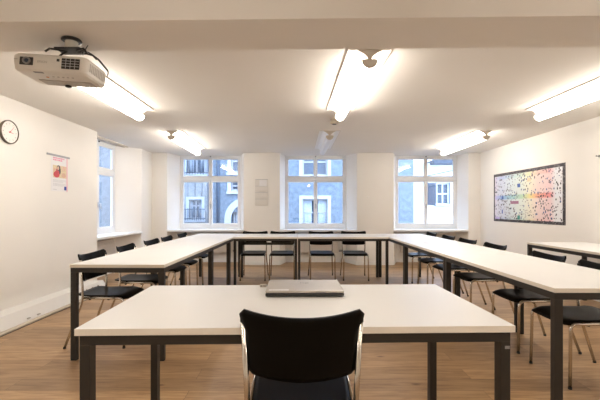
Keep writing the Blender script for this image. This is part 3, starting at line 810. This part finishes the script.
MB().prism([(xh0, YF-.5), (xh1, YF-.5), (xh1, YF+5), (xh0, YF+5)], ZT+.15, ZT+.3, ROOF).build('roof', bh)
MB().box((xh0, YF+.35, GZ), (xh1, YF+5, ZT), DARK).build('interior_mass', bh)
reloc(bh, bf)

# stone house at the left
sh_ = empty('stone_house', (0, YF, GZ)); tag(sh_, 'weathered stone house with net curtains, through the left back window', 'house')
hs = [rect(189, 202, 199.5, 219), rect(187.5, 205, 146, 173.5), rect(150, 164, 199.5, 219)]
xs0 = -9.3
o = wall_with_holes(xs0, xh0, GZ, ZT+.4, YF, hs, STONE).build('facade', sh_, loc=(0, -YF, -GZ))
bf = set(bpy.data.objects)
house_window(sh_, *hs[0], YF, cross=.68, curtain=True, surround=.10, bars=True); house_window(sh_, *hs[1], YF, cross=.8, curtain=True, surround=.10, bars=True); house_window(sh_, *hs[2], YF, curtain=True, surround=.10)
MB().box((xs0, YF+.35, GZ), (xh0, YF+5, ZT+.4), DARK).build('interior_mass', sh_)
MB().box((xs0, YF-.4, ZT+.4), (xh0, YF+5, ZT+.6), ROOF).build('roof', sh_)
xp, _ = P(209, 0); MB().tube([(xp, YF-.07, GZ), (xp, YF-.07, ZT)], .03, PIPE, 10).build('drain_pipe', sh_)
cbm = MB()
for k in range(3): x_ = P(188+k*7, 0)[0]; cbm.tube([(x_, YF-.02, 1.3), (x_+.02, YF-.02, 3.0)], .008, PIPE, 5)
cbm.build('wall_cable', sh_)
reloc(sh_, bf)

# white house at the right, set back
YH = 16.5
wh = empty('white_house', (0, YH, GZ)); tag(wh, 'bright white house with a shuttered window, through the right back window', 'house')
hw_ = [rect(437, 449.5, 183, 204.5, YH)]
xw0, xw1 = P(408, 0, YH)[0], 15.0; zt2 = P(0, 163, YH)[1]
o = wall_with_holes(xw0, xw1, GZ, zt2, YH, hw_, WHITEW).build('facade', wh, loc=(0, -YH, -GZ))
bf = set(bpy.data.objects)
house_window(wh, *hw_[0], YH, cross=.5, surround=.07, wood=WHITEW)
x0_, x1_, z0_, z1_ = rect(427, 435.5, 183, 205, YH)
shm = MB().box((x0_, YH-.06, z0_), (x1_, YH-.02, z1_), DWOOD)
for k in range(9): z_ = z0_+.05+k*(z1_-z0_-.08)/9; shm.box((x0_+.03, YH-.075, z_), (x1_-.03, YH-.06, z_+.06), DWOOD)
shm.build('shutter', wh)
MB().box((xw0, YH+.35, GZ), (xw1, YH+5, zt2), DARK).build('interior_mass', wh)
rx0 = P(430, 0, YH)[0]
MB().box((rx0, YH-.45, zt2-.08), (xw1, YH+5, zt2+.10), DWOOD).build('eave', wh)
MB().tube([(P(427, 0, YH)[0], YH-.03, P(0, 176, YH)[1]), (P(455, 0, YH)[0], YH-.03, P(0, 170, YH)[1])], .015, PIPE, 5).build('wall_cable', wh)
reloc(wh, bf)

# side house seen through the left window
XS = -9.5
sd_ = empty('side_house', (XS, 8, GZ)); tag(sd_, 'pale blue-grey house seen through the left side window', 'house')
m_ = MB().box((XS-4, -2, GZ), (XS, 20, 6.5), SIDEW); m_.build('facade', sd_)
s2 = MB()
for y_ in (9.0, 12.2, 15.2):
    s2.box((XS-.01, y_, .2), (XS+.05, y_+.14, 2.2), SURR); s2.box((XS-.01, y_+1.0, .2), (XS+.05, y_+1.14, 2.2), SURR); s2.box((XS-.01, y_, 2.2), (XS+.05, y_+1.14, 2.34), SURR); s2.box((XS-.01, y_-.05, .1), (XS+.10, y_+1.19, .2), SURR)
    s2.box((XS-.01, y_+.14, .2), (XS+.015, y_+1.0, 2.2), OGLASS); s2.box((XS+.015, y_+.54, .2), (XS+.03, y_+.60, 2.2), GWOOD)
s2.build('window_surround', sd_)
for o_ in bpy.data.objects:
    if o_.parent == sd_: o_.location = (-XS, -8, -GZ)

# ------------------------------------------------------------------ world, camera, view
wd = bpy.data.worlds.new('world'); scene.world = wd; wd.use_nodes = True
bgn = wd.node_tree.nodes['Background']; bgn.inputs[0].default_value = (.58, .745, 1.0, 1); bgn.inputs[1].default_value = 7.5

cam = bpy.data.cameras.new('camera'); co = bpy.data.objects.new('camera', cam); COL.objects.link(co)
co.location = (0, 0, H); co.rotation_euler = (PI/2, 0, 0)
cam.sensor_width = 36; cam.lens = 36*F/600; cam.shift_x = (300-PX)/600; cam.shift_y = (PY-200)/600
cam.clip_start = .05; cam.clip_end = 100
scene.camera = co
vs_ = scene.view_settings
vs_.view_transform = 'Standard'; vs_.look = 'None'; vs_.exposure = .36; vs_.gamma = 1; vs_.use_curve_mapping = False
